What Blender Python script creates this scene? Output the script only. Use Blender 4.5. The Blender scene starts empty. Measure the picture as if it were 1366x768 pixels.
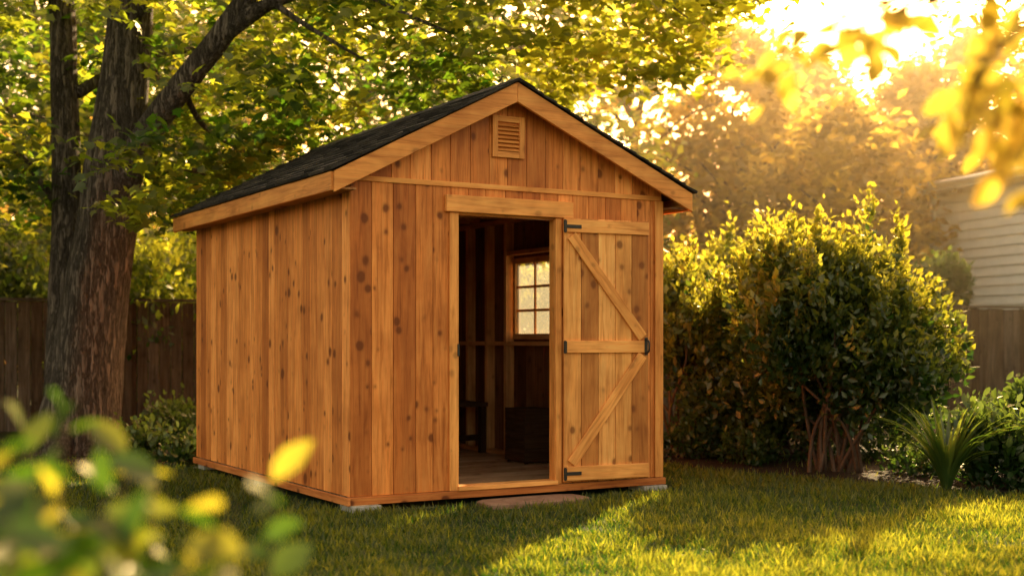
import bpy, math, random
import numpy as np
from mathutils import Vector, Matrix
random.seed(7); rng=np.random.default_rng(7)
SC=bpy.context.scene; COL=SC.collection
R=random.uniform

# ---------------------------------------------------------------- helpers
def link(o,parent=None):
    COL.objects.link(o)
    if parent is not None: o.parent=parent
    return o
def root(name,loc,label,cat,rot=0,group=None):
    o=bpy.data.objects.new(name,None); o.location=loc; o.rotation_euler=(0,0,rot)
    o.empty_display_size=0.2; link(o)
    o["label"]=label; o["category"]=cat
    if group:o["group"]=group
    return o
class MB:
    def __init__(s): s.v=[];s.f=[];s.g=[];s.t=[];s.m=[]
    def add(s,vs,fs,gs=None,tint=None,mi=0):
        b=len(s.v); s.v+=[tuple(v) for v in vs]
        s.g+= [tuple(g) for g in (gs if gs is not None else vs)]
        if tint is None: tint=random.random()
        for f in fs: s.f.append(tuple(b+i for i in f)); s.t.append(tint); s.m.append(mi)
    def hexa(s,c,grain=2,tint=None,mi=0):
        """c: 8 corners, order x0y0z0,x1y0z0,x1y1z0,x0y1z0, then same at z1"""
        o=(R(0,50),R(0,50),R(0,50)); c0=c[0]; gs=[]
        for p in c:
            d=[p[i]-c0[i] for i in range(3)]
            if grain==0:d=[d[1],d[2],d[0]]
            elif grain==1:d=[d[2],d[0],d[1]]
            gs.append((d[0]+o[0],d[1]+o[1],d[2]+o[2]))
        s.add(c,[(0,3,2,1),(4,5,6,7),(0,1,5,4),(1,2,6,5),(2,3,7,6),(3,0,4,7)],gs,tint,mi)
    def box(s,x0,x1,y0,y1,z0,z1,grain=2,tint=None,mi=0):
        s.hexa([(x0,y0,z0),(x1,y0,z0),(x1,y1,z0),(x0,y1,z0),(x0,y0,z1),(x1,y0,z1),(x1,y1,z1),(x0,y1,z1)],grain,tint,mi)
    def beam(s,p0,p1,w,d,up=(0,0,1),tint=None,mi=0):
        p0=Vector(p0);p1=Vector(p1);l=(p1-p0);L=l.length;l.normalize()
        a=Vector(up); a=(a-l*a.dot(l)).normalized(); b=l.cross(a)
        o=(R(0,50),R(0,50),R(0,50));vs=[];gs=[]
        for k,P in ((0,p0),(L,p1)):
            for i,j in ((-.5,-.5),(.5,-.5),(.5,.5),(-.5,.5)):
                vs.append(P+a*(w*i)+b*(d*j)); gs.append((w*i+o[0],d*j+o[1],k+o[2]))
        s.add(vs,[(0,3,2,1),(4,5,6,7),(0,1,5,4),(1,2,6,5),(2,3,7,6),(3,0,4,7)],gs,tint,mi)
    def tube(s,pts,rad,n=10,wob=0.0,sub=4,tint=.5):
        pts=[Vector(p) for p in pts]; P=[];Q=[]
        for i in range(len(pts)-1):
            a=pts[max(i-1,0)];b=pts[i];c=pts[i+1];d=pts[min(i+2,len(pts)-1)]
            for k in range(sub):
                t=k/sub
                P.append(.5*((2*b)+(c-a)*t+(2*a-5*b+4*c-d)*t*t+(3*b-a-3*c+d)*t**3)); Q.append(rad[i]*(1-t)+rad[i+1]*t)
        P.append(pts[-1]);Q.append(rad[-1])
        vs=[];fs=[];ph=R(0,6); ref=Vector((1,0,0))
        for i,p in enumerate(P):
            tn=(P[min(i+1,len(P)-1)]-P[max(i-1,0)]).normalized()
            if abs(tn.x)>.9: ref=Vector((0,1,0))
            a=(ref-tn*ref.dot(tn)).normalized();b=tn.cross(a)
            for j in range(n):
                th=2*math.pi*j/n
                r=Q[i]*(1+wob*(math.sin(3*th+ph+i*.15)*.5+math.sin(5*th+ph*2-i*.1)*.35)+wob*R(-.25,.25))
                vs.append(p+(a*math.cos(th)+b*math.sin(th))*r)
        for i in range(len(P)-1):
            for j in range(n):
                k=(j+1)%n; fs.append((i*n+j,i*n+k,(i+1)*n+k,(i+1)*n+j))
        fs.append(tuple(reversed(range(n)))); fs.append(tuple((len(P)-1)*n+j for j in range(n)))
        s.add(vs,fs,None,tint)
    def obj(s,name,mats,parent=None,smooth=False,bevel=0,label=None):
        me=bpy.data.meshes.new(name); me.from_pydata(s.v,[],s.f)
        a=me.attributes.new('guv','FLOAT_VECTOR','POINT'); a.data.foreach_set('vector',np.array(s.g,dtype=np.float32).ravel())
        a=me.attributes.new('tint','FLOAT','FACE'); a.data.foreach_set('value',np.array(s.t,dtype=np.float32))
        if not isinstance(mats,(list,tuple)): mats=[mats]
        for m in mats: me.materials.append(m)
        me.polygons.foreach_set('material_index',np.array(s.m,dtype=np.int32))
        if smooth: me.polygons.foreach_set('use_smooth',np.ones(len(s.f),dtype=bool))
        me.update(); o=bpy.data.objects.new(name,me); link(o,parent)
        if bevel:
            b=o.modifiers.new('b','BEVEL'); b.width=bevel; b.segments=1; b.limit_method='ANGLE'
        if label:o["label"]=label
        return o

def inst(name,tv,tf,pos,nrm,size,tint,mat,parent=None,dirv=None,smooth=False):
    tv=np.array(tv,dtype=np.float32); N=len(pos); K=len(tv)
    n=nrm/np.maximum(np.linalg.norm(nrm,axis=1,keepdims=True),1e-6)
    r=dirv if dirv is not None else rng.normal(size=(N,3))
    t=r-n*np.sum(r*n,axis=1,keepdims=True); t/=np.maximum(np.linalg.norm(t,axis=1,keepdims=True),1e-6)
    b=np.cross(n,t)
    M=np.stack([t,b,n],axis=1)
    V=np.einsum('kc,ncd->nkd',tv,M)*np.asarray(size).reshape(-1,1,1)+pos[:,None,:]
    me=bpy.data.meshes.new(name); me.vertices.add(N*K); me.vertices.foreach_set('co',V.astype(np.float32).ravel())
    flat=np.concatenate([np.array(f) for f in tf]); tot=np.array([len(f) for f in tf]); st=np.concatenate([[0],np.cumsum(tot)[:-1]])
    L=len(flat)
    me.loops.add(N*L); me.polygons.add(N*len(tf))
    me.loops.foreach_set('vertex_index',(flat[None,:]+K*np.arange(N)[:,None]).astype(np.int32).ravel())
    me.polygons.foreach_set('loop_start',(st[None,:]+L*np.arange(N)[:,None]).astype(np.int32).ravel())
    a=me.attributes.new('tint','FLOAT','FACE'); a.data.foreach_set('value',np.repeat(np.asarray(tint,dtype=np.float32),len(tf)))
    me.materials.append(mat); me.update(calc_edges=True)
    if smooth: me.polygons.foreach_set('use_smooth',np.ones(N*len(tf),dtype=bool))
    o=bpy.data.objects.new(name,me); link(o,parent); return o

DIAMOND=([(0,0,0),(.45,.28,.08),(1,0,-.05),(.45,-.28,.08)],[(0,1,2),(0,2,3)])
OVAL=([(0,0,0),(.25,.2,.05),(.55,.26,.05),(.82,.15,0),(1.02,0,-.08),(.82,-.15,0),(.55,-.26,.05),(.25,-.2,.05),(.3,0,0),(.6,0,-.01)],
      [(0,8,1),(8,9,2,1),(9,3,2),(9,4,3),(0,7,8),(7,6,9,8),(6,5,9),(5,4,9)])
MAPLE=([(0,0,0),(.12,.22,.02),(.02,.42,-.03),(.32,.32,.04),(.42,.55,-.04),(.6,.22,.03),(1,0,-.08),(.6,-.22,.03),(.42,-.55,-.04),(.32,-.32,.04),(.02,-.42,-.03),(.12,-.22,.02)],
       [(0,6,5,4,3,2,1),(0,11,10,9,8,7,6)])

# ---------------------------------------------------------------- materials
def mat(name):
    m=bpy.data.materials.new(name); m.use_nodes=True; nt=m.node_tree; nt.nodes.clear()
    out=nt.nodes.new('ShaderNodeOutputMaterial'); return m,nt,out
def N(nt,t,**k):
    n=nt.nodes.new(t)
    for a,b in k.items():
        if a in n.inputs: n.inputs[a].default_value=b
        else: setattr(n,a,b)
    return n
def ramp(nt,src,stops):
    r=nt.nodes.new('ShaderNodeValToRGB'); e=r.color_ramp.elements
    while len(e)<len(stops): e.new(.5)
    for i,(p,c) in enumerate(stops): e[i].position=p; e[i].color=(*c,1) if len(c)==3 else c
    nt.links.new(src,r.inputs[0]); return r.outputs[0]
def mixc(nt,f,a,b,mode='MIX'):
    m=nt.nodes.new('ShaderNodeMix'); m.data_type='RGBA'; m.blend_type=mode
    for s,v in ((m.inputs[0],f),(m.inputs[6],a),(m.inputs[7],b)):
        if hasattr(v,'links'): nt.links.new(v,s)
        elif isinstance(v,(int,float)): s.default_value=v
        else: s.default_value=(*v,1)
    return m.outputs[2]
def math_(nt,op,a,b):
    n=nt.nodes.new('ShaderNodeMath'); n.operation=op
    for s,v in zip(n.inputs,(a,b)):
        if hasattr(v,'links'): nt.links.new(v,s)
        else: s.default_value=v
    return n.outputs[0]
def wood(name,dark,mid,light,rough=.55,knots=1.0,bump=.35,spec=.3,kscale=8.):
    m,nt,out=mat(name); L=nt.links.new
    at=N(nt,'ShaderNodeAttribute'); at.attribute_name='guv'
    ti=N(nt,'ShaderNodeAttribute'); ti.attribute_name='tint'
    mp=N(nt,'ShaderNodeMapping'); mp.inputs['Scale'].default_value=(1,1,.06); L(at.outputs['Vector'],mp.inputs[0])
    n1=N(nt,'ShaderNodeTexNoise',Scale=38.,Detail=6.,Roughness=.65,Distortion=.6); L(mp.outputs[0],n1.inputs['Vector'])
    mp2=N(nt,'ShaderNodeMapping'); mp2.inputs['Scale'].default_value=(1,1,.12); L(at.outputs['Vector'],mp2.inputs[0])
    n2=N(nt,'ShaderNodeTexNoise',Scale=8.,Detail=3.,Roughness=.6,Distortion=1.2); L(mp2.outputs[0],n2.inputs['Vector'])
    n3=N(nt,'ShaderNodeTexNoise',Scale=2.6,Detail=3.,Roughness=.6); L(at.outputs['Vector'],n3.inputs['Vector'])
    c=ramp(nt,n1.outputs[0],[(.3,dark),(.48,mid),(.72,light)])
    c2=ramp(nt,n2.outputs[0],[(.28,(.7,.6,.5)),(.5,(1,1,1)),(.75,(1.2,1.16,1.08))])
    c=mixc(nt,.8,c,c2,'MULTIPLY')
    t=ramp(nt,ti.outputs['Fac'],[(0,(.62,.50,.40)),(.3,(.88,.82,.76)),(.7,(1.05,1.04,1.02)),(1,(1.25,1.34,1.5))])
    c=mixc(nt,1.,c,t,'MULTIPLY')
    s=ramp(nt,n3.outputs[0],[(.35,(.78,.7,.62)),(.6,(1.06,1.05,1.04))])
    c=mixc(nt,.8,c,s,'MULTIPLY')
    mp3=N(nt,'ShaderNodeMapping'); mp3.inputs['Scale'].default_value=(1,1,.78); L(at.outputs['Vector'],mp3.inputs[0])
    vo=N(nt,'ShaderNodeTexVoronoi',Scale=kscale); L(mp3.outputs[0],vo.inputs['Vector'])
    dd=math_(nt,'ADD',vo.outputs['Distance'],math_(nt,'MULTIPLY',math_(nt,'SUBTRACT',n3.outputs[0],.485),.8))
    k=ramp(nt,dd,[(.09,(1,1,1)),(.135,(.75,.75,.75)),(.18,(.28,.28,.28)),(.27,(0,0,0))])
    kk=math_(nt,'MULTIPLY',k,knots*.88)
    c=mixc(nt,kk,c,[dark[0]*.33,dark[1]*.23,dark[2]*.18])
    p=N(nt,'ShaderNodeBsdfPrincipled',Roughness=rough); L(c,p.inputs['Base Color']); p.inputs['Specular IOR Level'].default_value=spec
    b=N(nt,'ShaderNodeBump',Strength=bump,Distance=.004); L(n1.outputs[0],b.inputs['Height']); L(b.outputs[0],p.inputs['Normal'])
    L(p.outputs[0],out.inputs[0]); return m
def leafm(name,a,b,ta,tb,mixf=.5,gl=.06):
    m,nt,out=mat(name); L=nt.links.new
    ti=N(nt,'ShaderNodeAttribute'); ti.attribute_name='tint'
    c=mixc(nt,ti.outputs['Fac'],a,b); ct=mixc(nt,ti.outputs['Fac'],ta,tb)
    d=N(nt,'ShaderNodeBsdfDiffuse'); L(c,d.inputs[0]); t=N(nt,'ShaderNodeBsdfTranslucent'); L(ct,t.inputs[0])
    x=N(nt,'ShaderNodeMixShader'); x.inputs[0].default_value=mixf; L(d.outputs[0],x.inputs[1]); L(t.outputs[0],x.inputs[2])
    g=N(nt,'ShaderNodeBsdfGlossy',Roughness=.42); g.inputs[0].default_value=(1,.95,.8,1)
    y=N(nt,'ShaderNodeMixShader'); y.inputs[0].default_value=gl; L(x.outputs[0],y.inputs[1]); L(g.outputs[0],y.inputs[2])
    L(y.outputs[0],out.inputs[0]); return m
def rough(name,stops,scale=8,detail=6,rgh=.9,bump=.5,bd=.02,stretch=(1,1,1),tintvar=False,spec=.2,vor=0):
    m,nt,out=mat(name); L=nt.links.new
    tc=N(nt,'ShaderNodeTexCoord'); mp=N(nt,'ShaderNodeMapping'); mp.inputs['Scale'].default_value=stretch; L(tc.outputs['Object'],mp.inputs[0])
    n=N(nt,'ShaderNodeTexNoise',Scale=float(scale),Detail=float(detail),Roughness=.7,Distortion=.4); L(mp.outputs[0],n.inputs['Vector'])
    h=n.outputs[0]
    c=ramp(nt,h,stops)
    if vor:
        v=N(nt,'ShaderNodeTexVoronoi',Scale=float(vor),feature='DISTANCE_TO_EDGE')
        mx=mixc(nt,.3,mp.outputs[0],n.outputs[1]); L(mx,v.inputs['Vector'])
        vr=ramp(nt,v.outputs['Distance'],[(0,(.22,.22,.22)),(.18,(1,1,1))])
        c=mixc(nt,.8,c,vr,'MULTIPLY')
        h=math_(nt,'ADD',n.outputs[0],vr)
    if tintvar:
        ti=N(nt,'ShaderNodeAttribute'); ti.attribute_name='tint'
        t=ramp(nt,ti.outputs['Fac'],[(0,(.5,.5,.5)),(1,(1.6,1.5,1.4))]); c=mixc(nt,1.,c,t,'MULTIPLY')
    p=N(nt,'ShaderNodeBsdfPrincipled',Roughness=rgh); p.inputs['Specular IOR Level'].default_value=spec; L(c,p.inputs['Base Color'])
    b=N(nt,'ShaderNodeBump',Strength=bump,Distance=bd); L(h,b.inputs['Height']); L(b.outputs[0],p.inputs['Normal'])
    L(p.outputs[0],out.inputs[0]); return m

CEDAR=wood('cedar_siding',(.48,.155,.028),(.79,.285,.066),(.90,.40,.11))
TRIM=wood('cedar_trim',(.56,.21,.045),(.82,.35,.09),(.90,.46,.13),knots=.5)
DOORW=wood('cedar_door',(.56,.22,.052),(.82,.37,.10),(.90,.49,.155),knots=.9)
INNER=wood('inner_wood',(.3,.13,.045),(.5,.25,.1),(.62,.33,.14),rough=.75)
SHADEW=wood('shade_lining',(.10,.045,.02),(.18,.085,.035),(.25,.12,.055),rough=.8,knots=.6)  # dark wood tone that paints shade on the inner wall and right soffit
STUDW=wood('stud_wood',(.38,.19,.075),(.54,.3,.12),(.66,.39,.17),rough=.75,knots=.4)
FLOORW=wood('floor_boards',(.32,.2,.12),(.48,.33,.2),(.58,.42,.28),rough=.6)
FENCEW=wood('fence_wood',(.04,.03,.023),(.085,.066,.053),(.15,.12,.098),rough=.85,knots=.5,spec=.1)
DARKW=wood('dark_wood',(.03,.017,.010),(.06,.035,.02),(.09,.055,.03),rough=.85,knots=.3,spec=.1)
SHING=rough('shingle',[(.3,(.022,.021,.02)),(.6,(.05,.046,.042)),(.8,(.11,.097,.085))],scale=60,bump=.6,bd=.004,tintvar=True)
IRON=rough('black_iron',[(.3,(.01,.01,.01)),(.7,(.025,.023,.02))],scale=30,rgh=.45,bump=.15,bd=.001,spec=.5)
BARK=rough('bark',[(.3,(.09,.07,.057)),(.55,(.24,.195,.16)),(.8,(.44,.37,.31))],scale=16,stretch=(2.,2.,.26),bump=1.,bd=.06,vor=10)
BARK2=rough('bark_thin',[(.3,(.05,.032,.022)),(.7,(.15,.1,.07))],scale=14,stretch=(1,1,.4),bump=.6,bd=.02)
STONE=rough('concrete',[(.3,(.3,.28,.25)),(.7,(.5,.47,.42))],scale=20,bump=.4,bd=.006)
BRICK=rough('stepping_stone',[(.3,(.2,.11,.07)),(.6,(.34,.2,.13)),(.8,(.42,.28,.2))],scale=12,bump=.4,bd=.006)
WHITE=rough('painted_siding',[(.3,(.74,.74,.73)),(.7,(.84,.84,.83))],scale=4,rgh=.6,bump=.1,bd=.003)
SOIL=rough('mulch',[(.3,(.012,.008,.005)),(.6,(.035,.022,.013)),(.8,(.07,.045,.026))],scale=30,bump=1.,bd=.03)
LAWN=rough('lawn',[(.3,(.009,.018,.003)),(.55,(.018,.034,.006)),(.8,(.035,.05,.012))],scale=3,detail=10,bump=1.,bd=.03)

GRASS=leafm('grass_blade',(.009,.034,.004),(.055,.095,.012),(.04,.12,.006),(.56,.55,.04),.5,.035)
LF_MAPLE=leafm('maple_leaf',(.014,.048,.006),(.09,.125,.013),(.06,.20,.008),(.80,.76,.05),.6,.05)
LF_GREEN=leafm('green_leaf',(.008,.034,.006),(.04,.07,.012),(.035,.12,.008),(.38,.44,.045),.5,.04)
LF_GLOW=leafm('glow_painted_leaf',(.08,.055,.013),(.2,.135,.022),(.4,.28,.035),(.95,.64,.08),.55,.04)  # gold of the backlit glow is painted into the leaf colour
LF_HAZE=leafm('haze_painted_leaf',(.08,.047,.013),(.15,.09,.02),(.40,.24,.035),(.78,.47,.07),.55,.03)  # golden-brown haze painted into the far leaf colour
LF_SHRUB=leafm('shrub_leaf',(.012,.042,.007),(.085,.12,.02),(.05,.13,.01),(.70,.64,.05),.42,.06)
LF_FRONT=leafm('near_leaf',(.012,.05,.006),(.10,.13,.015),(.05,.15,.008),(.85,.75,.06),.5,.04)
LF_DARK=leafm('ground_plant_leaf',(.012,.042,.008),(.04,.085,.014),(.05,.13,.012),(.18,.25,.035),.4,.05)
LF_STRAP=leafm('strap_leaf',(.025,.07,.012),(.08,.13,.02),(.1,.2,.015),(.35,.42,.05),.4,.07)

# ---------------------------------------------------------------- world and sun
AZ=math.radians(20); EL=math.radians(27)
W=bpy.data.worlds.new("World"); SC.world=W; W.use_nodes=True; nt=W.node_tree
bg=nt.nodes['Background']; sky=nt.nodes.new('ShaderNodeTexSky'); sky.sky_type='NISHITA'; sky.sun_disc=False
sky.sun_elevation=EL; sky.sun_rotation=AZ; sky.dust_density=5.; sky.air_density=1.2; sky.ozone_density=.6
mx=mixc(nt,1.,sky.outputs[0],(1.52,1.0,.56),'MULTIPLY'); nt.links.new(mx,bg.inputs[0]); bg.inputs[1].default_value=.45
sv=Vector((math.sin(AZ)*math.cos(EL),math.cos(AZ)*math.cos(EL),math.sin(EL)))
sl=bpy.data.lights.new('sun','SUN'); sl.energy=17; sl.angle=math.radians(.6); sl.color=(1,.72,.36)
so=bpy.data.objects.new('sun',sl); so.rotation_euler=sv.to_track_quat('Z','Y').to_euler(); so.location=(10,30,20); link(so)
m,nh,oh=mat('evening_haze'); vs_=N(nh,'ShaderNodeVolumeScatter',Density=.0027,Anisotropy=.83); vs_.inputs[0].default_value=(1,.83,.55,1); nh.links.new(vs_.outputs[0],oh.inputs['Volume'])
q=MB(); q.box(-70,70,14.6,62,-.5,13); o=q.obj('haze',m); o["kind"]="structure"

# ---------------------------------------------------------------- camera
cd=bpy.data.cameras.new('camera'); cam=bpy.data.objects.new('camera',cd); link(cam); SC.camera=cam
cam.location=(0,0,1.21); cam.rotation_euler=(math.radians(90),0,0)
cd.sensor_width=36; cd.lens=44.96; cd.shift_y=.052; cd.clip_end=500; cd.clip_start=.05
cd.dof.use_dof=True; cd.dof.focus_distance=9.6; cd.dof.aperture_fstop=1.3; cd.dof.aperture_blades=0

# ---------------------------------------------------------------- ground
g=MB(); g.add([(-150,-60,0),(150,-60,0),(150,250,0),(-150,250,0)],[(0,1,2,3)]); o=g.obj('ground',LAWN); o["kind"]="structure"
def sheet(name,pts,z,m):
    b=MB(); b.add([(x,y,z) for x,y in pts],[tuple(range(len(pts)))]); o=b.obj(name,m); o["kind"]="structure"; return o
bedR=[(1.55,12.3),(2.3,11.5),(3.2,10.65),(4.2,10.0),(6.5,9.6),(9.5,10),(9.5,20.2),(-1.,17.6),(-.4,14.4)]
bedL=[(-3.4,12.2),(-5,12.4),(-7,12.0),(-9.5,11.6),(-9.8,15.2),(-2,17.2),(-2.6,13.2)]
sheet('mulch_bed_ground',bedR,.006,SOIL); sheet('soil_ground',bedL,.006,SOIL)
def inpoly(x,y,poly):
    c=np.zeros(len(x),bool);n=len(poly)
    for i in range(n):
        x1,y1=poly[i];x2,y2=poly[(i+1)%n]
        cond=((y1>y)!=(y2>y))&(x<(x2-x1)*(y-y1)/(y2-y1+1e-9)+x1); c^=cond
    return c
ANG=math.atan2(.5055,.863); FX,FY=math.cos(ANG),math.sin(ANG); AX,AY=-1.148,9.07
def shedw(lx,ly,z=0): return Vector((AX+lx*FX-ly*FY, AY+lx*FY+ly*FX, z))
def grass():
    M=460000
    u=rng.random(M); y=4.9+ (15.5-4.9)*u**1.35; x=(rng.random(M)*2-1)*(.47*y+.3)
    lx=(x-AX)*FX+(y-AY)*FY; ly=-(x-AX)*FY+(y-AY)*FX
    ok=~((lx>-.05)&(lx<2.79)&(ly>-.06)&(ly<3.77)); ok&=~((lx>.95)&(lx<1.78)&(ly>-.5)&(ly<-.09))
    ok&=~(inpoly(x+.08*np.sin(y*9),y+.1*np.sin(x*7),bedR)&(rng.random(M)>.03))
    ok&=~(inpoly(x,y,bedL)&(rng.random(M)>.12))
    pn=np.sin(x*2.1+np.sin(y*1.7)*1.3)*np.cos(y*1.9+x*.6); p2=np.sin(x*6.3+2*np.sin(y*4.1))*np.sin(y*7.7+x*2)
    ok&=rng.random(M)<(.8+.1*pn+.1*p2)
    x=x[ok];y=y[ok];pn=pn[ok];p2=p2[ok];lx=lx[ok];ly=ly[ok];n=len(x)
    P=np.stack([x,y,np.zeros(n)],1)
    h=.032+.010*pn+.015*p2+.05*rng.random(n)**2.4
    near=(lx>-.12)&(lx<2.9)&(ly>-.22)&(ly<3.85); h=np.where(near,h*.5,h)
    lean=rng.normal(size=(n,2))*.55
    side=rng.normal(size=(n,3)); side[:,2]=0
    d=np.concatenate([lean,np.ones((n,1))],1)
    o=inst('grass',[(0,-.065,0),(0,.065,0),(.55,.05,.06),(.55,-.05,.06),(1,0,.25)],[(0,1,2,3),(3,2,4)],P,np.cross(d,side),h,np.clip(.36+.2*pn+.22*p2+.3*rng.normal(size=n),0,1),GRASS,dirv=d)
    o["kind"]="stuff"; o["label"]="short green lawn grass around the shed"; o["category"]="grass"
grass()

# ---------------------------------------------------------------- shed
SW,SD=2.744,3.72; RX=1.29; ZF=.105
shed=root('garden_shed',(AX,AY,0),'cedar board garden shed with dark shingle gable roof and open door','shed',rot=ANG)
ZEL,ZER,ZR=2.40,2.42,3.16; OL,OR,OF,OB=.18,.20,.15,.12
def rooftop(x): 
    return ZEL+(x+OL)*(ZR-ZEL)/(RX+OL) if x<RX else ZER+(SW+OR-x)*(ZR-ZER)/(SW+OR-RX)
def under(x): return rooftop(x)-.06
DX0,DX1,DZ1=.859,1.708,2.165; JX0,JX1=.785,1.765
f=MB()
def fplank(x0,x1,z0,z1a,z1b):
    y0=-.003-R(0,.002); g0=.002
    f.hexa([(x0+g0,y0,z0),(x1-g0,y0,z0),(x1-g0,.02,z0),(x0+g0,.02,z0),(x0+g0,y0,z1a),(x1-g0,y0,z1b),(x1-g0,.02,z1b),(x0+g0,.02,z1a)],2)
ZT=2.37
for a,b in zip([0,.165,.335,.515,.655],[.165,.335,.515,.655,JX0+.02]): fplank(a,b,ZF,ZT,ZT)
for a,b in zip([JX0+.02,.95,1.10,1.27,1.42,1.58],[.95,1.10,1.27,1.42,1.58,JX1-.02]): fplank(a,b,DZ1+.03,ZT,ZT)
for a,b in zip([JX1-.02,1.88,2.03,2.19,2.34,2.50,2.63],[1.88,2.03,2.19,2.34,2.50,2.63,SW]): fplank(a,b,ZF,ZT,ZT)
xs=[0,.15,.32,.47,.64,.80,.97,1.13,RX,1.46,1.63,1.79,1.95,2.12,2.28,2.45,2.6,SW]
for a,b in zip(xs[:-1],xs[1:]): fplank(a,b,ZT+.004,under(a+.002),under(b-.002))
f.obj('front_wall',CEDAR,shed,bevel=.002)
WA,WB,WC,WD=1.47,2.29,1.27,1.97
def sidewall(name,xo,xi,hole=None):
    w=MB(); y=0
    while y<SD-.01:
        wd=min(R(.13,.185),SD-y); 
        if SD-y-wd<.05: wd=SD-y
        a,b=y+.002,y+wd-.002; off=R(0,.0018)*(-1 if xo<xi else 1)
        x0,x1=min(xo+off,xi),max(xo+off,xi)
        top=2.40
        if hole and b>hole[0] and a<hole[1]:
            w.box(x0,x1,a,b,ZF,hole[2]); w.box(x0,x1,a,b,hole[3],top)
        else: w.box(x0,x1,a,b,ZF,top)
        y+=wd
    return w.obj(name,CEDAR,shed,bevel=.002)
sidewall('side_wall',-.002,.018)
sidewall('side_wall',SW-.0,SW-.018,hole=(WA,WB,WC,WD))
w=MB(); x=0.02
while x<SW-.02:
    b=min(x+.15,SW-.02); 
    w.hexa([(x,SD-.02,ZF),(b,SD-.02,ZF),(b,SD,ZF),(x,SD,ZF),(x,SD-.02,under(x)),(b,SD-.02,under(b)),(b,SD,under(b)),(x,SD,under(x))],2); x=b+.003
w.obj('back_wall',CEDAR,shed)
w=MB(); y=.03
while y<SD-.05:
    b=min(y+.16,SD-.03)
    if b>WA-.04 and y<WB+.04:
        w.box(SW-.0208,SW-.0186,y,b-.004,ZF+.002,WC-.042); w.box(SW-.0208,SW-.0186,y,b-.004,WD+.042,2.39)
    else: w.box(SW-.0208,SW-.0186,y,b-.004,ZF+.002,2.39)
    y=b
w.obj('shade_lining',SHADEW,shed)  # dark sheets added to stand in for shade inside the shed
t=MB()
t.box(-.012,SW+.012,-.028,-.0075,.046,ZF-.003,0); t.box(-.03,-.0085,-.03,SD+.02,.044,ZF-.006,1); t.box(SW+.0085,SW+.03,-.026,SD+.02,.044,ZF-.006,1)
t.obj('base_skirt',wood('skirt_wood',(.34,.095,.02),(.52,.17,.04),(.62,.24,.065)),shed,bevel=.003)
t=MB()
t.box(.012,SW-.01,-.017,-.0072,2.352,2.39,0,.7)
t.obj('gable_trim',TRIM,shed,bevel=.002)
t=MB(); t.box(SW-.075,SW+.006,-.021,-.0072,ZF+.001,2.35,2,.45); t.obj('corner_board',TRIM,shed,bevel=.002)
df=MB()
df.box(JX0,DX0,-.025,-.0078,ZF,2.163,2,.75); df.box(DX1,JX1,-.025,-.0078,ZF,2.163,2,.6)
df.box(DX0-.02,DX0,-.006,.07,ZF,2.163,2,.5); df.box(DX1,DX1+.02,-.006,.07,ZF,2.163,2,.5)
df.box(DX0,DX1,-.003,.07,2.15,2.17,0,.3)
df.box(.748,1.862,-.045,-.008,2.166,2.292,0,.8)
df.box(DX0-.01,DX1+.01,-.05,.10,ZF-.002,ZF+.03,0,.9)
df.obj('door_frame',TRIM,shed,bevel=.003)
t=MB(); t.box(DX0-.012,DX0+.004,-.034,-.01,1.10,1.19); t.obj('strike_plate',IRON,shed,bevel=.002)
rf=MB()
def slab(x0,z0,x1,z1,y0,y1,th,grain=1):
    rf.hexa([(x0,y0,z0-th),(x1,y0,z1-th),(x1,y1,z1-th),(x0,y1,z0-th),(x0,y0,z0),(x1,y0,z1),(x1,y1,z1),(x0,y1,z0)],grain,.4)
Y0,Y1=-OF,SD+OB
slab(-OL,ZEL-.012,RX,ZR-.012,Y0+.02,Y1-.02,.025); slab(RX,ZR-.012,SW+OR,ZER-.012,Y0+.02,Y1-.02,.025)
roof=rf.obj('roof',INNER,shed)
def rake(x0,x1,y0,y1,h=.148):
    rk=MB(); z0,z1=rooftop(x0)-.008,rooftop(x1)-.008
    rk.hexa([(x0,y0,z0-h),(x1,y0,z1-h),(x1,y1,z1-h),(x0,y1,z0-h),(x0,y0,z0),(x1,y0,z1),(x1,y1,z1),(x0,y1,z0)],0,R(.4,.55))
    rk.obj('rake_board',TRIM,roof,bevel=.003)
rake(-OL-.002,RX-.001,Y0-.006,Y0+.02); rake(RX+.001,SW+OR+.002,Y0-.006,Y0+.02)
rake(-OL-.002,RX-.001,Y1-.02,Y1+.006); rake(RX+.001,SW+OR+.002,Y1-.02,Y1+.006)
ef=MB(); ef.box(-OL-.022,-OL,Y0+.021,Y1-.021,ZEL-.145,ZEL-.012,1,.4); ef.obj('eave_board',TRIM,roof,bevel=.003)
ef=MB(); ef.box(SW+OR,SW+OR+.022,Y0+.021,Y1-.021,ZER-.145,ZER-.012,1,.5); ef.obj('eave_board',TRIM,roof,bevel=.003)
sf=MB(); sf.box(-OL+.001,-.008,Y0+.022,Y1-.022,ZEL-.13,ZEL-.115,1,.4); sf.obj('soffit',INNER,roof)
sf=MB(); sf.box(SW+.008,SW+OR-.001,Y0+.022,Y1-.022,ZER-.14,ZER-.125,1,.4); sf.obj('soffit',SHADEW,roof)  # darker than the left soffit, painting down sun bounced off the wall
sh=MB()
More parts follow.
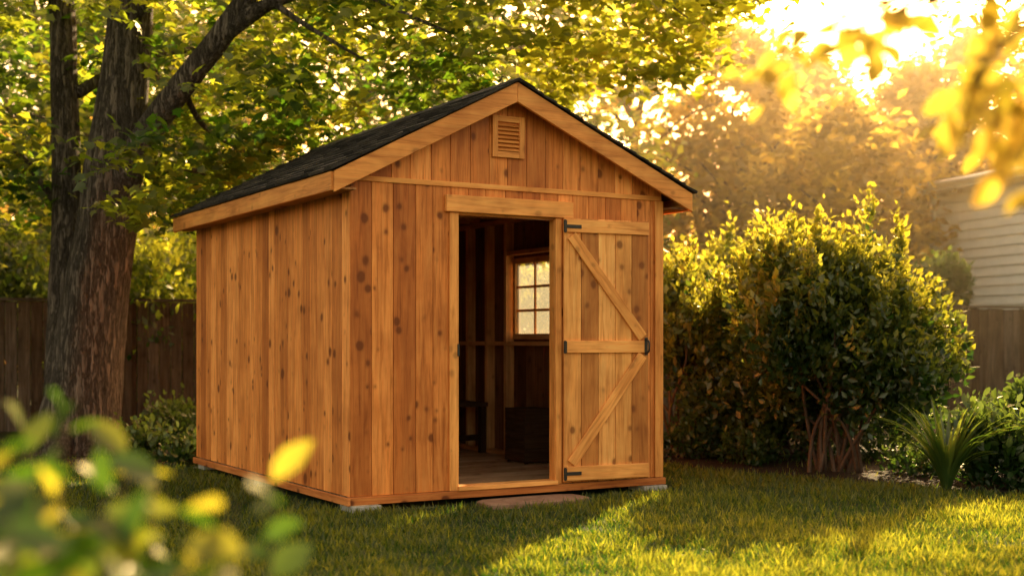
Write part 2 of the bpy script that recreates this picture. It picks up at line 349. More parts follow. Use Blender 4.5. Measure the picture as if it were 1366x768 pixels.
for side in (0,1):
    e=Vector((-OL-.03,0,rooftop(-OL)-.005)) if side==0 else Vector((SW+OR+.03,0,rooftop(SW+OR)-.005))
    top=Vector((RX,0,ZR)); u=(top-e); Ls=u.length; u.normalize(); nn=Vector((-u.z,0,u.x)) if side==0 else Vector((u.z,0,-u.x))
    if nn.z<0: nn=-nn
    uu=0
    while uu<Ls-.02:
        y=Y0-.025-R(0,.3)
        while y<Y1+.02:
            wd=R(.13,.3); a=max(y,Y0-.025); b=min(y+wd-.006,Y1+.02)
            if b-a>.02:
                lo=uu-R(0,.014); hi=min(uu+.2,Ls); th0=.018+R(0,.008); th1=.004
                a0=e+u*lo;a1=e+u*hi
                c=[a0,a1,a1,a0,a0+nn*th0,a1+nn*th1,a1+nn*th1,a0+nn*th0]; ys=[a,a,b,b,a,a,b,b]
                c=[(p.x,yy,p.z) for p,yy in zip(c,ys)]
                sh.hexa(c,0,min(1,max(0,random.gauss(.45,.3))))
            y+=wd
        uu+=.135
y=Y0-.03
while y<Y1:
    b=min(y+.16,Y1+.03)
    for s in (-1,1):
        dx=.14*s; x1=RX+dx; z1=rooftop(x1)+.016
        c=[(RX,y,ZR+.006),(x1,y,z1),(x1,b,z1),(RX,b,ZR+.006),(RX,y,ZR+.022),(x1,y,z1+.01),(x1,b,z1+.01),(RX,b,ZR+.03)]
        sh.hexa(c,0,random.random()*.6)
    y+=.14
sh.obj('shingles',SHING,roof)
v=MB(); vx0,vx1,vz0,vz1=1.147,1.425,2.60,2.915; fw=.045
v.box(vx0,vx0+fw,-.03,-.0075,vz0,vz1,2,.6); v.box(vx1-fw,vx1,-.03,-.0075,vz0,vz1,2,.6)
v.box(vx0+fw,vx1-fw,-.028,-.0075,vz1-fw,vz1-.001,0,.6); v.box(vx0+fw,vx1-fw,-.028,-.0075,vz0+.001,vz0+fw,0,.6)
z=vz0+fw+.004
while z<vz1-fw-.01:
    v.beam((vx0+fw,-.019,z+.012),(vx1-fw,-.019,z+.012),.032,.006,up=(0,.75,.66),tint=.45); z+=.031
v.box(vx0+fw,vx1-fw,-.0092,-.0077,vz0+fw,vz1-fw,0,0)
v.obj('gable_vent',TRIM,shed,bevel=.0015)
DA=math.radians(-5.5)
door=MB(); dw=.758; dz0,dz1=.12,2.165
n=5
for i in range(n):
    a=dw*i/n+.002;b=dw*(i+1)/n-.002; door.box(a,b,-.02-R(0,.0015),0,dz0,dz1,2)
dro=door.obj('door',DOORW,shed,bevel=.0025); dro.location=(1.768,-.035,0); dro.rotation_euler=(0,0,DA)
br=MB()
yy0,yy1=-.043,-.0225
br.box(.012,dw-.006,yy0,yy1,2.055,2.155,0,.85); br.box(.012,dw-.006,yy0,yy1,1.12,1.215,0,.85); br.box(.012,dw-.006,yy0,yy1,.13,.24,0,.8)
br.beam((.06,-.032,2.03),(dw-.06,-.032,1.24),.085,.018,up=(0,0,1),tint=.7); br.beam((dw-.06,-.032,1.10),(.06,-.032,.26),.085,.018,up=(0,0,1),tint=.8)
br.obj('door_brace',TRIM,dro,bevel=.003)
def hinge(z,strap):
    h=MB(); h.box(-.016,.012,-.05,-.044,z-.045,z+.045); h.box(.0,strap,-.049,-.0435,z-.014,z+.014) if strap else None
    h.tube([(-.006,-.052,z-.05),(-.006,-.052,z+.05)],[.009,.009],8,sub=1); h.obj('hinge',IRON,dro,bevel=.002)
hinge(2.10,.14); hinge(1.165,0); hinge(.185,.14)
hd=MB(); hx=dw-.035
hd.box(hx-.014,hx+.014,-.0475,-.0435,1.10,1.24); hd.tube([(hx,-.048,1.115),(hx,-.085,1.13),(hx,-.092,1.17),(hx,-.085,1.21),(hx,-.048,1.225)],[.008]*5,8)
hd.obj('handle',IRON,dro)
wn=MB(); a,b,c,d=WA,WB,WC,WD; X0,X1=SW-.045,SW+.02
for (p,q,r_,s_,g_) in ((a-.04,a+.012,c-.04,d+.04,2),(b-.012,b+.04,c-.04,d+.04,2)): wn.box(X0,X1,p,q,r_,s_,g_,.9)
wn.box(X0+.002,X1-.002,a+.012,b-.012,d-.012,d+.04,1,.9); wn.box(X0-.02,X1+.03,a+.012,b-.012,c-.04,c+.012,1,.9)
win=wn.obj('window',STUDW,shed,bevel=.002)
mu=MB(); mu.box(SW-.03,SW-.008,(a+b)/2+.06-.011,(a+b)/2+.06+.011,c+.012,d-.012,2,.9)
for k in (1,2): 
    zz=c+.012+(d-c-.024)*k/3; mu.box(SW-.028,SW-.01,a+.012,b-.012,zz-.01,zz+.01,1,.9)
mu.obj('muntin',TRIM,win)
m,ntg,outg=mat('glow_glass'); tr=N(ntg,'ShaderNodeBsdfTransparent'); tl=N(ntg,'ShaderNodeBsdfTranslucent'); tl.inputs[0].default_value=(.8,.82,.78,1); tr.inputs[0].default_value=(.75,.78,.76,1)
ms=N(ntg,'ShaderNodeMixShader'); ms.inputs[0].default_value=.12; ntg.links.new(tr.outputs[0],ms.inputs[1]); ntg.links.new(tl.outputs[0],ms.inputs[2]); ntg.links.new(ms.outputs[0],outg.inputs[0])  # translucent share mixed in so the pane takes on a sunlit glow
gp=MB(); gp.box(SW-.0215,SW-.0185,a+.008,b-.008,c+.008,d-.008); gp.obj('window_pane',m,win)
it=MB()
ST=[.10,.62,1.02,1.38,2.34,2.72,3.12,3.62]
for yy in ST:
    it.box(SW-.11,SW-.0212,yy,yy+.045,ZF+.04,2.36,2,.9); it.box(.021,.11,yy,yy+.045,ZF+.04,2.36,2,.5)
for x0,x1 in ((SW-.11,SW-.0212),(.021,.11)):
    it.box(x0,x1,.11,3.68,2.362,2.402,1,.5); it.box(x0,x1,.11,3.68,ZF+.002,ZF+.038,1,.5)
for i in range(len(ST)-1):
    it.box(SW-.105,SW-.022,ST[i]+.047,ST[i+1]-.002,1.17,1.208,1,.9)
it.box(SW-.105,SW-.022,ST[3]+.047,ST[4]-.002,2.04,2.08,1,.6)
for xx in (.5,1.1,1.7,2.25): it.box(xx,xx+.04,SD-.11,SD-.021,ZF+.04,2.6,2,.5)
it.obj('wall_stud',STUDW,shed)
ra=MB(); yy=.14
while yy<3.7:
    for xa,xb in ((-.0+.03,RX),(SW-.03,RX)):
        ra.beam((xa,yy,under(xa)-.035),(xb,yy,under(xb)-.035),.085,.038,up=(0,0,1),tint=.5)
    if yy>.5: ra.box(.115,SW-.115,yy+.022,yy+.056,2.405,2.47,0,.5)
    yy+=.58
ra.box(RX-.018,RX+.018,.02,3.68,ZR-.2,ZR-.065,1,.5)
ra.obj('rafter',STUDW,roof)
fl=MB(); y=.105
while y<SD-.03:
    b=min(y+.14,SD-.025); fl.box(.024,SW-.024,y,b-.004,ZF-.03,ZF,0); y+=.14
fl.obj('floor',FLOORW,shed)
for k,(bx,by) in enumerate(((-.0,.0),(SW-.2,.0),(0,SD-.25),(0,SD*.5),(SW-.2,SD-.25))):
    b=MB(); b.box(bx-.01,bx+.22,by-.06 if by==0 else by,by+.17,-.03,.042,0,.6); b.obj('foundation_block',STONE,shed,bevel=.006)
p=shedw(2.33,3.1,ZF); be=root('workbench',p,'low wooden workbench standing on the shed floor','bench',rot=ANG)
q=MB()
for i in range(3): q.box(-.3+.2*i,-.104+.2*i,-.42,.42,.46,.5,1)
q.obj('bench_top',DARKW,be,bevel=.003)
for sx in (-.25,.25):
    for sy in (-.38,.38): q=MB(); q.box(sx-.03,sx+.03,sy-.03,sy+.03,0,.458,2); q.obj('bench_leg',DARKW,be)
for s in (-1,1): q=MB(); q.box(-.218,.218,s*.345-.015,s*.345+.015,.12,.18,0); q.obj('bench_rail',DARKW,be)
p=shedw(2.46,1.62,ZF); cr=root('wooden_crate',p,'dark slatted wooden crate on the shed floor','crate',rot=ANG)
q=MB()
for i in range(4):
    z=.02+.12*i; q.box(-.15,.15,-.18,-.165,z,z+.117,0,.5); q.box(-.15,.15,.165,.18,z,z+.117,0,.5); q.box(-.15,-.135,-.163,.163,z,z+.117,1,.5); q.box(.135,.15,-.163,.163,z,z+.117,1,.5)
for sx in (-.12,.12):
    for sy in (-.15,.15): q.box(sx-.014,sx+.014,sy-.014,sy+.014,0,.49,2)
q.box(-.13,.13,-.16,.16,.01,.03,0); q.obj('crate_slats',DARKW,cr)

st=root('stepping_stone',shedw(1.36,-.27,0),'flat reddish stone step lying in the grass by the doorway','stone step',rot=ANG)
q=MB(); pts=[]
for i in range(16):
    th=2*math.pi*i/16; ex=.44*np.sign(math.cos(th))*abs(math.cos(th))**.45; ey=.17*np.sign(math.sin(th))*abs(math.sin(th))**.45
    pts.append((ex*R(.96,1.03),ey*R(.95,1.04)))
vs=[(a,b,-.02) for a,b in pts]+[(a,b,.03) for a,b in pts]+[(a*.96,b*.93,.04) for a,b in pts]
fs=[(i,(i+1)%16,16+(i+1)%16,16+i) for i in range(16)]+[(16+i,16+(i+1)%16,32+(i+1)%16,32+i) for i in range(16)]+[tuple(range(32,48))]
q.add(vs,fs); q.obj('stone_slab',BRICK,st)

# ---------------------------------------------------------------- fence
fa=math.atan2(6,22); fence=root('wooden_fence',(-12,14.95,0),'weathered vertical board garden fence behind the shrubs','fence',rot=fa)
q=MB(); x=0; FL=27
while x<FL:
    wd=R(.13,.15); q.box(x,x+wd,-.01-R(0,.006),.012,.05,1.72+R(-.008,.008),2); x+=wd+R(.004,.01)
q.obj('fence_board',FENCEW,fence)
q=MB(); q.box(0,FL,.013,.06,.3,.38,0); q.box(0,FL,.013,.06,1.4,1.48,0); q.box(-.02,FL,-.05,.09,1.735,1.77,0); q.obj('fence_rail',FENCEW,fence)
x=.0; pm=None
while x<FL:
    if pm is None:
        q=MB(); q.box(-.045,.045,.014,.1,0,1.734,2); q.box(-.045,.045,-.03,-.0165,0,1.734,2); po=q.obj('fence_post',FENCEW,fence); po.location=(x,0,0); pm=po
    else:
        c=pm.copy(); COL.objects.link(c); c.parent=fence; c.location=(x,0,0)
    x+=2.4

# ---------------------------------------------------------------- house
hv=root('neighbouring_house',(8.4,27.0,0),'cream white clapboard house with white gutter behind the fence','house',rot=math.atan2(-3.2,1.1))
q=MB(); z=0; 
while z<4.35:
    q.hexa([(.35,.33,z),(9,.33,z),(9,.5,z),(.35,.5,z),(.35,.37,z+.19),(9,.37,z+.19),(9,.5,z+.19),(.35,.5,z+.19)],0,.5)
    q.hexa([(.33,.34,z),(.36,.34,z),(.36,7,z),(.33,7,z),(.36,.36,z+.19),(.38,.36,z+.19),(.38,7,z+.19),(.36,7,z+.19)],1,.5); z+=.192
q.obj('house_wall',WHITE,hv)
q=MB(); q.box(.30,.42,.28,.325,0,4.3,2); q.obj('corner_trim',WHITE,hv)
q=MB()
def hs(x0,x1,ya,za,yb,zb,th): q.hexa([(x0,ya,za-th),(x1,ya,za-th),(x1,yb,zb-th),(x0,yb,zb-th),(x0,ya,za),(x1,ya,za),(x1,yb,zb),(x0,yb,zb)],0,.4)
hs(-.05,9.3,-.05,4.5,3.7,5.0,.06); hs(-.05,9.3,7.5,4.5,3.7,5.0,.06)
hr=q.obj('house_roof',SHING,hv)
q=MB(); q.box(-.05,9.3,-.0,.33,4.30,4.34,0); q.box(-.05,9.3,-.06,.0,4.28,4.44,0); q.obj('eave_trim',WHITE,hr)
q=MB(); q.tube([(-.1,-.12,4.40),(9.35,-.12,4.40)],[.06,.06],8,sub=1); q.obj('gutter',WHITE,hr,smooth=True)

# ---------------------------------------------------------------- vegetation
def clusters(cs,rad,per,flat=.6,up=.8):
    C=len(cs); d=rng.normal(size=(C*per,3))*np.array([1,1,flat]); rr=np.repeat(rad,per)[:,None] if np.ndim(rad) else rad
    p=np.repeat(cs,per,axis=0)+d*rr*.55
    n=rng.normal(size=(C*per,3)); n[:,2]=np.abs(n[:,2])+up
    return p,n
def bgtree(x,y,h,cr,nleaf,lm,label,cat='tree',low=.12,leaf=.24,tr=.18,name='background_tree',group=None,zb=(.22,.7)):
    r=root(name,(x,y,0),label,cat,group=group)
    t=MB(); top=h*.8; pts=[(0,0,-.1),(R(-.2,.2),R(-.2,.2),h*.3),(R(-.4,.4),R(-.3,.3),h*.55),(R(-.5,.5),0,top)]
    t.tube(pts,[tr*1.4,tr,tr*.7,tr*.2],9,.08)
    for i in range(16):
        z=h*R(*zb); th=R(0,6.28); L=cr*R(.6,.95)
        a=Vector((0,0,z)); e=Vector((math.cos(th)*L,math.sin(th)*L,z+h*R(.08,.25))); mid=(a+e)/2+Vector((0,0,h*.03))
        t.tube([a,mid,e],[tr*.38,tr*.25,tr*.08],6,.05,3)
    t.obj('trunk',BARK2,r,smooth=True)
    nc=int(nleaf/45)
    th=rng.random(nc)*6.283; zz=rng.random(nc); k=np.sqrt(rng.random(nc))
    prof=np.sin(np.clip(zz*.85+.18,0,1)*np.pi)**.6
    wob=1+.25*np.sin(th*3+x)+.15*np.sin(th*5+zz*6)
    rr=cr*prof*(.35+.65*k)*wob
    cs=np.stack([np.cos(th)*rr,np.sin(th)*rr,h*(low+(1-low)*zz)+rng.normal(size=nc)*.15],1)
    p,n=clusters(cs,.34+.5*rng.random(nc),45)
    tint=np.clip(np.repeat(rng.random(nc)**1.2,45)*.8+.2*rng.random(len(p)),0,1)
    inst('crown',*DIAMOND,p,n,leaf*(.6+.8*rng.random(len(p))),tint,lm,r)
    return r
GB="tall leafy trees beyond the fence"
for (x,y,h,c,n_,m_,lb,lf) in [
  (-15,25,10.5,4.2,9000,LF_GREEN,'tall green leafy tree beyond the fence',.26),
  (-10,27,10.8,4.0,11000,LF_GREEN,'tall green leafy tree beyond the fence',.26),
  (-6.5,24.5,9.5,3.2,10000,LF_MAPLE,'yellow green backlit tree beyond the fence',.24),
  (-3.2,29,11,3.8,11000,LF_GREEN,'tall green leafy tree beyond the fence',.26),
  (.2,27,10.0,3.0,9000,LF_MAPLE,'yellow green backlit tree beyond the fence',.24),
  (3.0,32,10.6,3.0,9000,LF_GLOW,'golden backlit tree beyond the fence',.26),
  (5.6,31,8.6,2.7,9500,LF_GLOW,'golden backlit tree beyond the fence',.28),
  (8.2,36,9.0,3.1,9500,LF_HAZE,'amber hazy tree beyond the fence',.32),
  (6.9,26.5,5.9,2.3,9000,LF_GLOW,'golden backlit tree beyond the fence',.24),
  (9.8,31,7.6,2.6,10000,LF_HAZE,'amber hazy tree beyond the fence',.28),
  (12.8,35,9.6,3.2,10000,LF_HAZE,'amber hazy tree beyond the fence',.32),
  (17,34,11,4,8000,LF_GLOW,'golden backlit tree beyond the fence',.3)]:
    bgtree(x,y,h,c,n_,m_,lb,group=GB,leaf=lf)
bgtree(8.9,16.6,10,4.0,5200,LF_GLOW,'golden leafed tree added out of frame to dapple the lawn',low=.5,leaf=.15,tr=.16,name='dapple_tree',zb=(.5,.8))  # added tree, trunk unseen, whose crown breaks up sun on the lawn
n_=16000; X=rng.random(n_)*110-50; hh=6.5+1.2*np.sin(X*.45)+.8*np.sin(X*1.3); hh=np.where(X<2,hh+3,hh); Z=rng.random(n_)*hh
P=np.stack([X,44+rng.random(n_)*7,Z],1); nn=rng.normal(size=(n_,3)); nn[:,2]+=.5
o=inst('distant_wood',*DIAMOND,P,nn,.8*(.6+.8*rng.random(n_)),rng.random(n_),LF_HAZE); o["kind"]="stuff"; o["label"]="distant hazy golden wood"; o["category"]="wood"

mt=root('maple_tree',(-4.71,13.9,0),'large forked tree with rough brown bark and backlit yellow green leaves','tree')
def L_(x,z,y=13.9): return (x+4.71,y-13.9,z)
t=MB()
t.tube([L_(-4.74,-.1),L_(-4.70,.25),L_(-4.62,.9),L_(-4.54,1.66),L_(-4.42,2.4),L_(-4.34,3.04),L_(-4.2,4.1),L_(-4.12,5.2),L_(-4.2,7.2),L_(-4.0,9.3)],[.56,.44,.375,.345,.32,.31,.25,.22,.15,.05],26,.09,6)
for th in range(7):
    a=th*.9+.2; c,s=math.cos(a),math.sin(a)
    t.tube([(-.02+c*.22,s*.22,.42),(-.02+c*.42,s*.42,.12),(-.02+c*.72,s*.72,-.06)],[.15,.12,.04],8,.1,4)
t.tube([L_(-4.85,.5,14.05),L_(-4.97,1.5,14.2),L_(-4.98,2.6,14.3),L_(-5.05,4.0,14.4),L_(-5.15,5.4,14.5),L_(-5.6,8,14.6)],[.28,.18,.165,.15,.14,.05],14,.08,5)
limb=[(-4.42,13.9,2.45),(-4.2,13.8,2.9),(-3.85,13.5,3.4),(-3.40,13.2,3.85),(-2.92,13.0,4.36),(-2.5,12.9,5.0),(-1.9,12.9,6.4),(-1.6,13,7.8)]
t.tube([L_(p[0],p[2],p[1]) for p in limb],[.25,.18,.145,.13,.12,.10,.07,.03],14,.07,5)
t.tube([L_(-3.0,4.28,13.0),L_(-2.4,4.6,12.8),L_(-1.7,4.8,12.7),L_(-.7,5.05,12.7),L_(.6,5.1,12.8),L_(2.0,5.0,13.0)],[.1,.075,.06,.045,.035,.015],9,.06,5)
for (a,b,c,r0) in [((-4.2,4.6,13.9),(-3.4,5.0,13.2),(-2.2,5.3,12.6),.06),((-2.4,4.6,12.8),(-2.0,4.3,12.6),(-1.4,3.9,12.3),.035),((-1.7,4.8,12.7),(-1.2,4.5,12.6),(-.6,4.2,12.4),.03),
    ((-4.3,3.1,13.8),(-3.8,3.2,14.6),(-3.0,3.0,15.4),.05),((-.7,5.05,12.7),(0,4.8,12.4),(.8,4.5,12.2),.03),((.6,5.1,12.8),(1.2,4.9,13),(1.9,4.55,13.4),.025),
    ((-5.0,2.6,14.3),(-5.6,3.4,14.3),(-6.5,4.0,14.2),.05),((-4.9,4,14.4),(-4.3,4.6,15.2),(-3.2,4.9,16),.07),((-3.40,3.85,13.2),(-3.3,3.5,13.8),(-2.9,3.3,14.9),.04),((-4.1,5.2,13.9),(-5,6,13),(-6,6.6,12.5),.08),((-2,6.2,12.9),(-.8,6.8,13.4),(.6,7.2,13.6),.06)]:
    t.tube([L_(a[0],a[1],a[2]),L_(b[0],b[1],b[2]),L_(c[0],c[1],c[2])],[r0,r0*.7,r0*.3],7,.06,4)
t.obj('trunk',BARK,mt,smooth=True)
nc=660
X=-7.8+10.6*rng.random(nc); Y=12.0+4.6*rng.random(nc)
zmin=np.interp(X,[-7.8,-5.2,-4.4,-3.4,-2.6,-1.2,0,1.5,2.9],[1.9,2.8,2.7,2.4,3.2,3.9,4.1,4.2,4.8])
Z=zmin+ (rng.random(nc)**1.25)*3.2
keep=~((X>-5.4)&(X<-3.9)&(Y<14.2)&(Z<5.0))
lx=np.interp(Z,[p[2] for p in limb],[p[0] for p in limb]); keep&=~((np.abs(X-lx)<.6)&(Y<13.6)&(Z<5.3)&(rng.random(nc)<.9))
X,Y,Z=X[keep],Y[keep],Z[keep]
cs=np.stack([X+4.71,Y-13.9,Z],1); nc=len(cs)
p,n=clusters(cs,.26+.26*rng.random(nc),46,flat=.45,up=1.0)
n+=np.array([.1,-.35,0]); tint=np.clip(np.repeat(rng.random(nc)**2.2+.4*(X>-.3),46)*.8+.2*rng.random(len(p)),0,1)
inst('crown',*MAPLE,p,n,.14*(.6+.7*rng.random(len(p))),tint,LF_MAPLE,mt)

def shrub(x,y,h,rx,nleaf,lm,label,name='shrub',leaf=.055,low=.2,cat='shrub',stems=9,tplt=DIAMOND,per=50,cl=.2,seed=1.,lobes=11,zlo=.24,plumes=0,fall=0.,stemr=1.):
    """uneven multi-lobed shrub: lobes of upright sprigs on a fan of stems"""
    r=root(name,(x,y,0),label,cat); rs=np.random.default_rng(int(seed*100)); rd=random.Random(int(seed*100))
    t=MB(); LB=[]
    for i in range(lobes):
        a=i*2.4+rd.uniform(-.4,.4); f_=rd.uniform(.35,.8) if i else .05
        zc=h*(rd.uniform(zlo,.7) if i%3 else rd.uniform(.52,.82))
        if i==0: zc=h*.68
        rl=rx*rd.uniform(.26,.46)
        if zc>h*.6: f_*=.85
        px=math.cos(a)*rx*f_; zc*=1-fall*max(0,px/rx)
        LB.append((px,math.sin(a)*rx*f_,zc,rl,min(rl*rd.uniform(1.,1.4),h*(1.04-fall*max(0,px/rx))-zc),rd.random()))
    for i in range(stems):
        lb=LB[i%len(LB)]; j=rd.uniform(-.25,.25)*min(1,h); j2=rd.uniform(-.2,.2)*min(1,h)
        t.tube([(j,j2,-.03),(lb[0]*.3+j,lb[1]*.3+j2,lb[2]*.35),(lb[0]*.8,lb[1]*.8+j,lb[2]*.75),(lb[0],lb[1],lb[2]*1.05)],[.028*stemr,.022*stemr,.014*stemr,.005] if h>1 else [.01,.008,.005,.002],7,.1,4)
    t.obj('stems',BARK2,r,smooth=True)
    nc=int(nleaf/per); w=np.array([l[3]**2 for l in LB]); idx=rs.choice(len(LB),nc,p=w/w.sum()); LBa=np.array(LB)[idx]
    v=rs.normal(size=(nc,3)); v/=np.linalg.norm(v,axis=1,keepdims=True); k=(rs.random(nc)**.3)[:,None]
    cs=LBa[:,:3]+v*k*np.stack([LBa[:,3],LBa[:,3],LBa[:,4]],1); cs[:,2]=np.maximum(cs[:,2],h*low*rs.random(nc)+.04)
    rad=cl*(.55+.7*rs.random(nc)); vert=np.full(nc,1.3); tone=LBa[:,5]
    if plumes:
        i2=rs.choice(nc,plumes); up=cs[i2]+v[i2]*np.array([.18,.18,0])+np.stack([np.zeros(plumes)]*2+[.08+.2*rs.random(plumes)**1.5],1)
        kp=up[:,2]>h*.35; up=up[kp]; cs=np.concatenate([cs,up]); rad=np.concatenate([rad,np.full(len(up),cl*.4)]); vert=np.concatenate([vert,np.full(len(up),3.0)]); tone=np.concatenate([tone,tone[i2][kp]])
    nc=len(cs); rad=np.repeat(rad,per)[:,None]; vv=np.repeat(vert,per)
    d=rs.normal(size=(nc*per,3))*np.stack([np.full(nc*per,.7),np.full(nc*per,.7),vv],1); p=np.repeat(cs,per,axis=0)+d*rad*.5; p[:,2]=np.maximum(p[:,2],.03)
    out=np.repeat(cs-np.array([0,0,h*.35]),per,axis=0); out/=np.linalg.norm(out,axis=1,keepdims=True)
    dv=out*.6+np.array([0,0,.8])+rs.normal(size=p.shape)*.55
    n=rs.normal(size=p.shape); n[:,2]+=.4
    tint=np.clip(.3*np.repeat(rs.random(nc),per)+.35*np.repeat(tone,per)-.1+.18*rs.random(len(p))+.3*(d[:,2]*.4)+.65*(p[:,2]/h-.5),0,1)  # tint lightens upward, painting sunlit tops and sprig tips into the leaves
    inst('foliage',*tplt,p,n,leaf*(.6+.8*rs.random(len(p))),tint,lm,r,dirv=dv); return r
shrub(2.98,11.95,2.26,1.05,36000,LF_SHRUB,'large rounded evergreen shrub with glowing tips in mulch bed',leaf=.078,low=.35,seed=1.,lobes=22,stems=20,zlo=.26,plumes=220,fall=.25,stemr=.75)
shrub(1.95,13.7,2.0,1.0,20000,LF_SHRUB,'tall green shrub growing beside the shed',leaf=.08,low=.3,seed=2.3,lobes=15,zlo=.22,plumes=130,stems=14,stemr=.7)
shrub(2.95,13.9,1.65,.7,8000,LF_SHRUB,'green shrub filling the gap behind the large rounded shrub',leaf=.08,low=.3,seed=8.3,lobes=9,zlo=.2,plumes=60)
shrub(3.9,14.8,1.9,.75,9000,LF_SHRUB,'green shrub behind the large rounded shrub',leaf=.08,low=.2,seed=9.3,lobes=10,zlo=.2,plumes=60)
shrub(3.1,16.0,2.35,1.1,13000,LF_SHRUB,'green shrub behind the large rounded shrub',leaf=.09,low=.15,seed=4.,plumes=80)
shrub(6.95,21.4,2.9,.75,7000,LF_DARK,'dark leafy shrub showing over the weathered fence',leaf=.13,low=.15,seed=5.2)
shrub(.9,16.0,2.4,1.1,12000,LF_SHRUB,'green shrub between the shed and fence',leaf=.08,seed=6.1,plumes=80)
shrub(-5.2,18.6,3.0,1.5,14000,LF_MAPLE,'backlit bright green shrub showing over the fence',leaf=.12,seed=2.1,cl=.35)
shrub(-7.8,18.2,3.4,1.6,14000,LF_GREEN,'leafy green shrub showing over the fence',leaf=.12,seed=1.1,cl=.35)
shrub(-2.6,19.6,3.2,1.5,12000,LF_MAPLE,'backlit bright green shrub showing over the fence',leaf=.12,seed=3.1,cl=.35)
for k,(x,y,h,r_,n_) in enumerate([(-3.75,12.9,.26,.3,900),(-3.2,12.6,.2,.25,600),(-5.5,12.6,.28,.35,1000),(-6.2,13.2,.45,.45,1600),(-3.9,14.9,.42,.4,1200),(-3.0,14.0,.3,.3,900)]):
    shrub(x,y,h,r_,n_,LF_DARK,'low leafy ground plant in shaded soil by the fence',name='ground_plant',leaf=.07,low=.1,cat='plant',stems=5,per=20,cl=.16,tplt=OVAL,seed=7+k)
for k,(x,y,h,r_,n_) in enumerate([(4.15,10.55,.62,.36,2600),(4.75,11.3,.8,.5,3000),(4.3,11.6,.6,.4,2000)]):
    shrub(x,y,h,r_,n_,LF_DARK,'low leafy green plant at the lawn edge',name='leafy_plant',leaf=.075,low=.05,cat='plant',stems=5,per=20,cl=.16,tplt=OVAL,seed=15+k)
for k,(x,y,h,r_,n_) in enumerate([(2.35,12.6,.3,.35,1100),(1.75,13.2,.32,.4,1300),(3.9,13.0,.5,.5,1800),(3.7,11.7,.22,.3,800),(3.0,13.2,.5,.6,2200),(2.4,14.6,.7,.6,2600)]):
    shrub(x,y,h,r_,n_,LF_DARK,'low leafy ground plant under the large shrub',name='ground_plant',leaf=.055,low=.05,cat='plant',stems=5,per=20,cl=.13,tplt=OVAL,seed=20+k)
def strappy(x,y,hh,nb):
    r=root('strappy_plant',(x,y,0),'clump of long arching strap leaves at the lawn edge','plant')
    q=MB()
    for i in range(nb):
        a=R(0,6.28); L=hh*R(.6,1.15); sp=R(.15,.8); w=R(.014,.023); dx,dy=math.cos(a),math.sin(a); px,py=-dy,dx; vs=[];fs=[]
        for k in range(8):
            t_=k/7; rr=.03+sp*L*t_**1.5; z=L*(1.05*t_-.55*sp*t_**2.6); ww=w*(1-t_**2.2)+.0008
            vs+= [(dx*rr-px*ww,dy*rr-py*ww,z),(dx*rr,dy*rr,z-.006),(dx*rr+px*ww,dy*rr+py*ww,z)]
        for k in range(7):
            b=k*3; fs+=[(b,b+1,b+4,b+3),(b+1,b+2,b+5,b+4)]
        q.add(vs,fs,None,R(0,1))
    q.obj('strap_leaves',LF_STRAP,r,smooth=True)
strappy(3.55,10.45,.78,110)

def nearplant(x,y,h,stems,label,size,w=.34):
    r=root('foreground_shrub',(x,y,0),label,'shrub'); q=MB(); P=[];D=[];Nn=[]
    for i in range(stems):
        ex,ey,ez=R(-w,w),R(-.25,.3),h*R(.76,1.04)
        ez-=abs(ex)*.25
        pts=[(ex*.15,ey*.15,-.02),(ex*.5,ey*.5,ez*.4),(ex*.85,ey*.85,ez*.75),(ex,ey,ez)]
        q.tube(pts,[.007,.006,.004,.002],6,0,4)
        for k in range(13):
            t_=.62+.4*k/12; zz=ez*t_; px=ex*(t_**.8); py=ey*(t_**.8)
            P.append((px+R(-.015,.015),py+R(-.01,.01),zz)); a=k*2.4+i; D.append((math.cos(a),math.sin(a),R(.0,.9))); Nn.append((R(-.9,.9),R(-.9,.5),R(.2,1)))
    q.obj('stems',BARK2,r,smooth=True)
    P=np.array(P);D=np.array(D);Nn=np.array(Nn)
    inst('foliage',*OVAL,P,Nn,size*(.6+.6*rng.random(len(P))),np.clip(rng.random(len(P))**4.5+.02,0,1),LF_FRONT,r,dirv=D,smooth=True)
nearplant(-.66,1.72,1.04,28,'leafy shrub with rounded soft green leaves close by',.095,.28)
nearplant(-.94,2.1,1.10,28,'leafy shrub with rounded soft green leaves close by',.095,.28)
nearplant(-.53,1.95,.96,18,'leafy shrub with rounded soft green leaves close by',.09,.2)
nearplant(-.80,1.8,1.13,7,'leafy shrub with rounded soft green leaves close by',.09,.14)

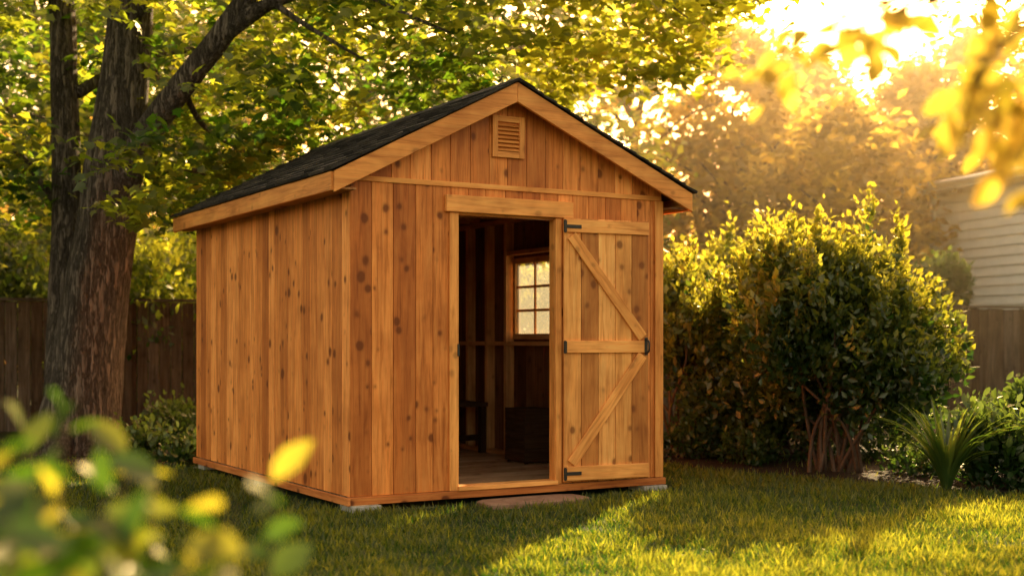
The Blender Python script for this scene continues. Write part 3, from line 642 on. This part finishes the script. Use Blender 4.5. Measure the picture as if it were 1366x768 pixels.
ov=root('overhanging_tree',(2.3,2.4,0),'young tree with golden leaves hanging from an overhead branch','tree')
q=MB(); q.tube([(0,0,-.1),(.03,0,1),(-.05,.05,2.0),(-.1,.1,3.2)],[.12,.1,.08,.05],12,.08)
P=[];D=[];Nn=[]
def br_(pts,r0,nl):
    pts=[Vector(p) for p in pts]; q.tube(pts,[r0*(1-.8*i/(len(pts)-1)) for i in range(len(pts))],7,.04,4)
    for k in range(nl):
        t_=.2+.8*random.random(); s=t_*(len(pts)-1); i=min(int(s),len(pts)-2); p=pts[i].lerp(pts[i+1],s-i)
        P.append(p+Vector((R(-.07,.07),R(-.07,.07),R(-.09,.03)))); D.append((R(-1,.5),R(-.6,.6),R(-1.3,-.1))); Nn.append((R(-.6,.6),R(-1,0),R(0,.8)))
for pts,r0,nl in [
  ([(-.05,.03,1.75),(-.6,.1,1.98),(-1.2,.2,1.98),(-1.6,.3,1.86)],.03,80),
  ([(-1.1,.2,1.98),(-1.25,.15,1.86),(-1.38,.1,1.75),(-1.42,.1,1.64)],.012,50),
  ([(-.9,.1,1.98),(-1.1,.1,1.86),(-1.24,.1,1.72),(-1.3,.12,1.56)],.012,60),
  ([(-.8,.1,2.0),(-1.0,.0,1.86),(-1.15,-.0,1.7),(-1.2,.0,1.52)],.012,70),
  ([(-.5,.1,1.95),(-.9,-.05,1.8),(-1.1,-.1,1.66),(-1.22,-.1,1.5)],.012,60),
  ([(-1.2,.2,1.98),(-1.45,.5,1.98),(-1.6,.8,1.95),(-1.68,1.0,1.9)],.012,36),
  ([(-.3,.1,1.95),(-.9,.5,2.1),(-1.1,.8,1.95),(-1.1,1.0,1.75)],.018,60)]: br_(pts,r0,nl)
q.obj('trunk',BARK2,ov,smooth=True)
P=np.array([tuple(p) for p in P]);D=np.array(D);Nn=np.array(Nn)
inst('crown',*OVAL,P,Nn,.085*(.6+.6*rng.random(len(P))),rng.random(len(P)),leafm('gold_near_leaf',(.07,.07,.01),(.2,.15,.02),(.4,.35,.03),(.95,.70,.1),.65,.03),ov,dirv=D,smooth=True)

SC.view_settings.view_transform='Standard'; SC.view_settings.look='None'; SC.view_settings.exposure=0
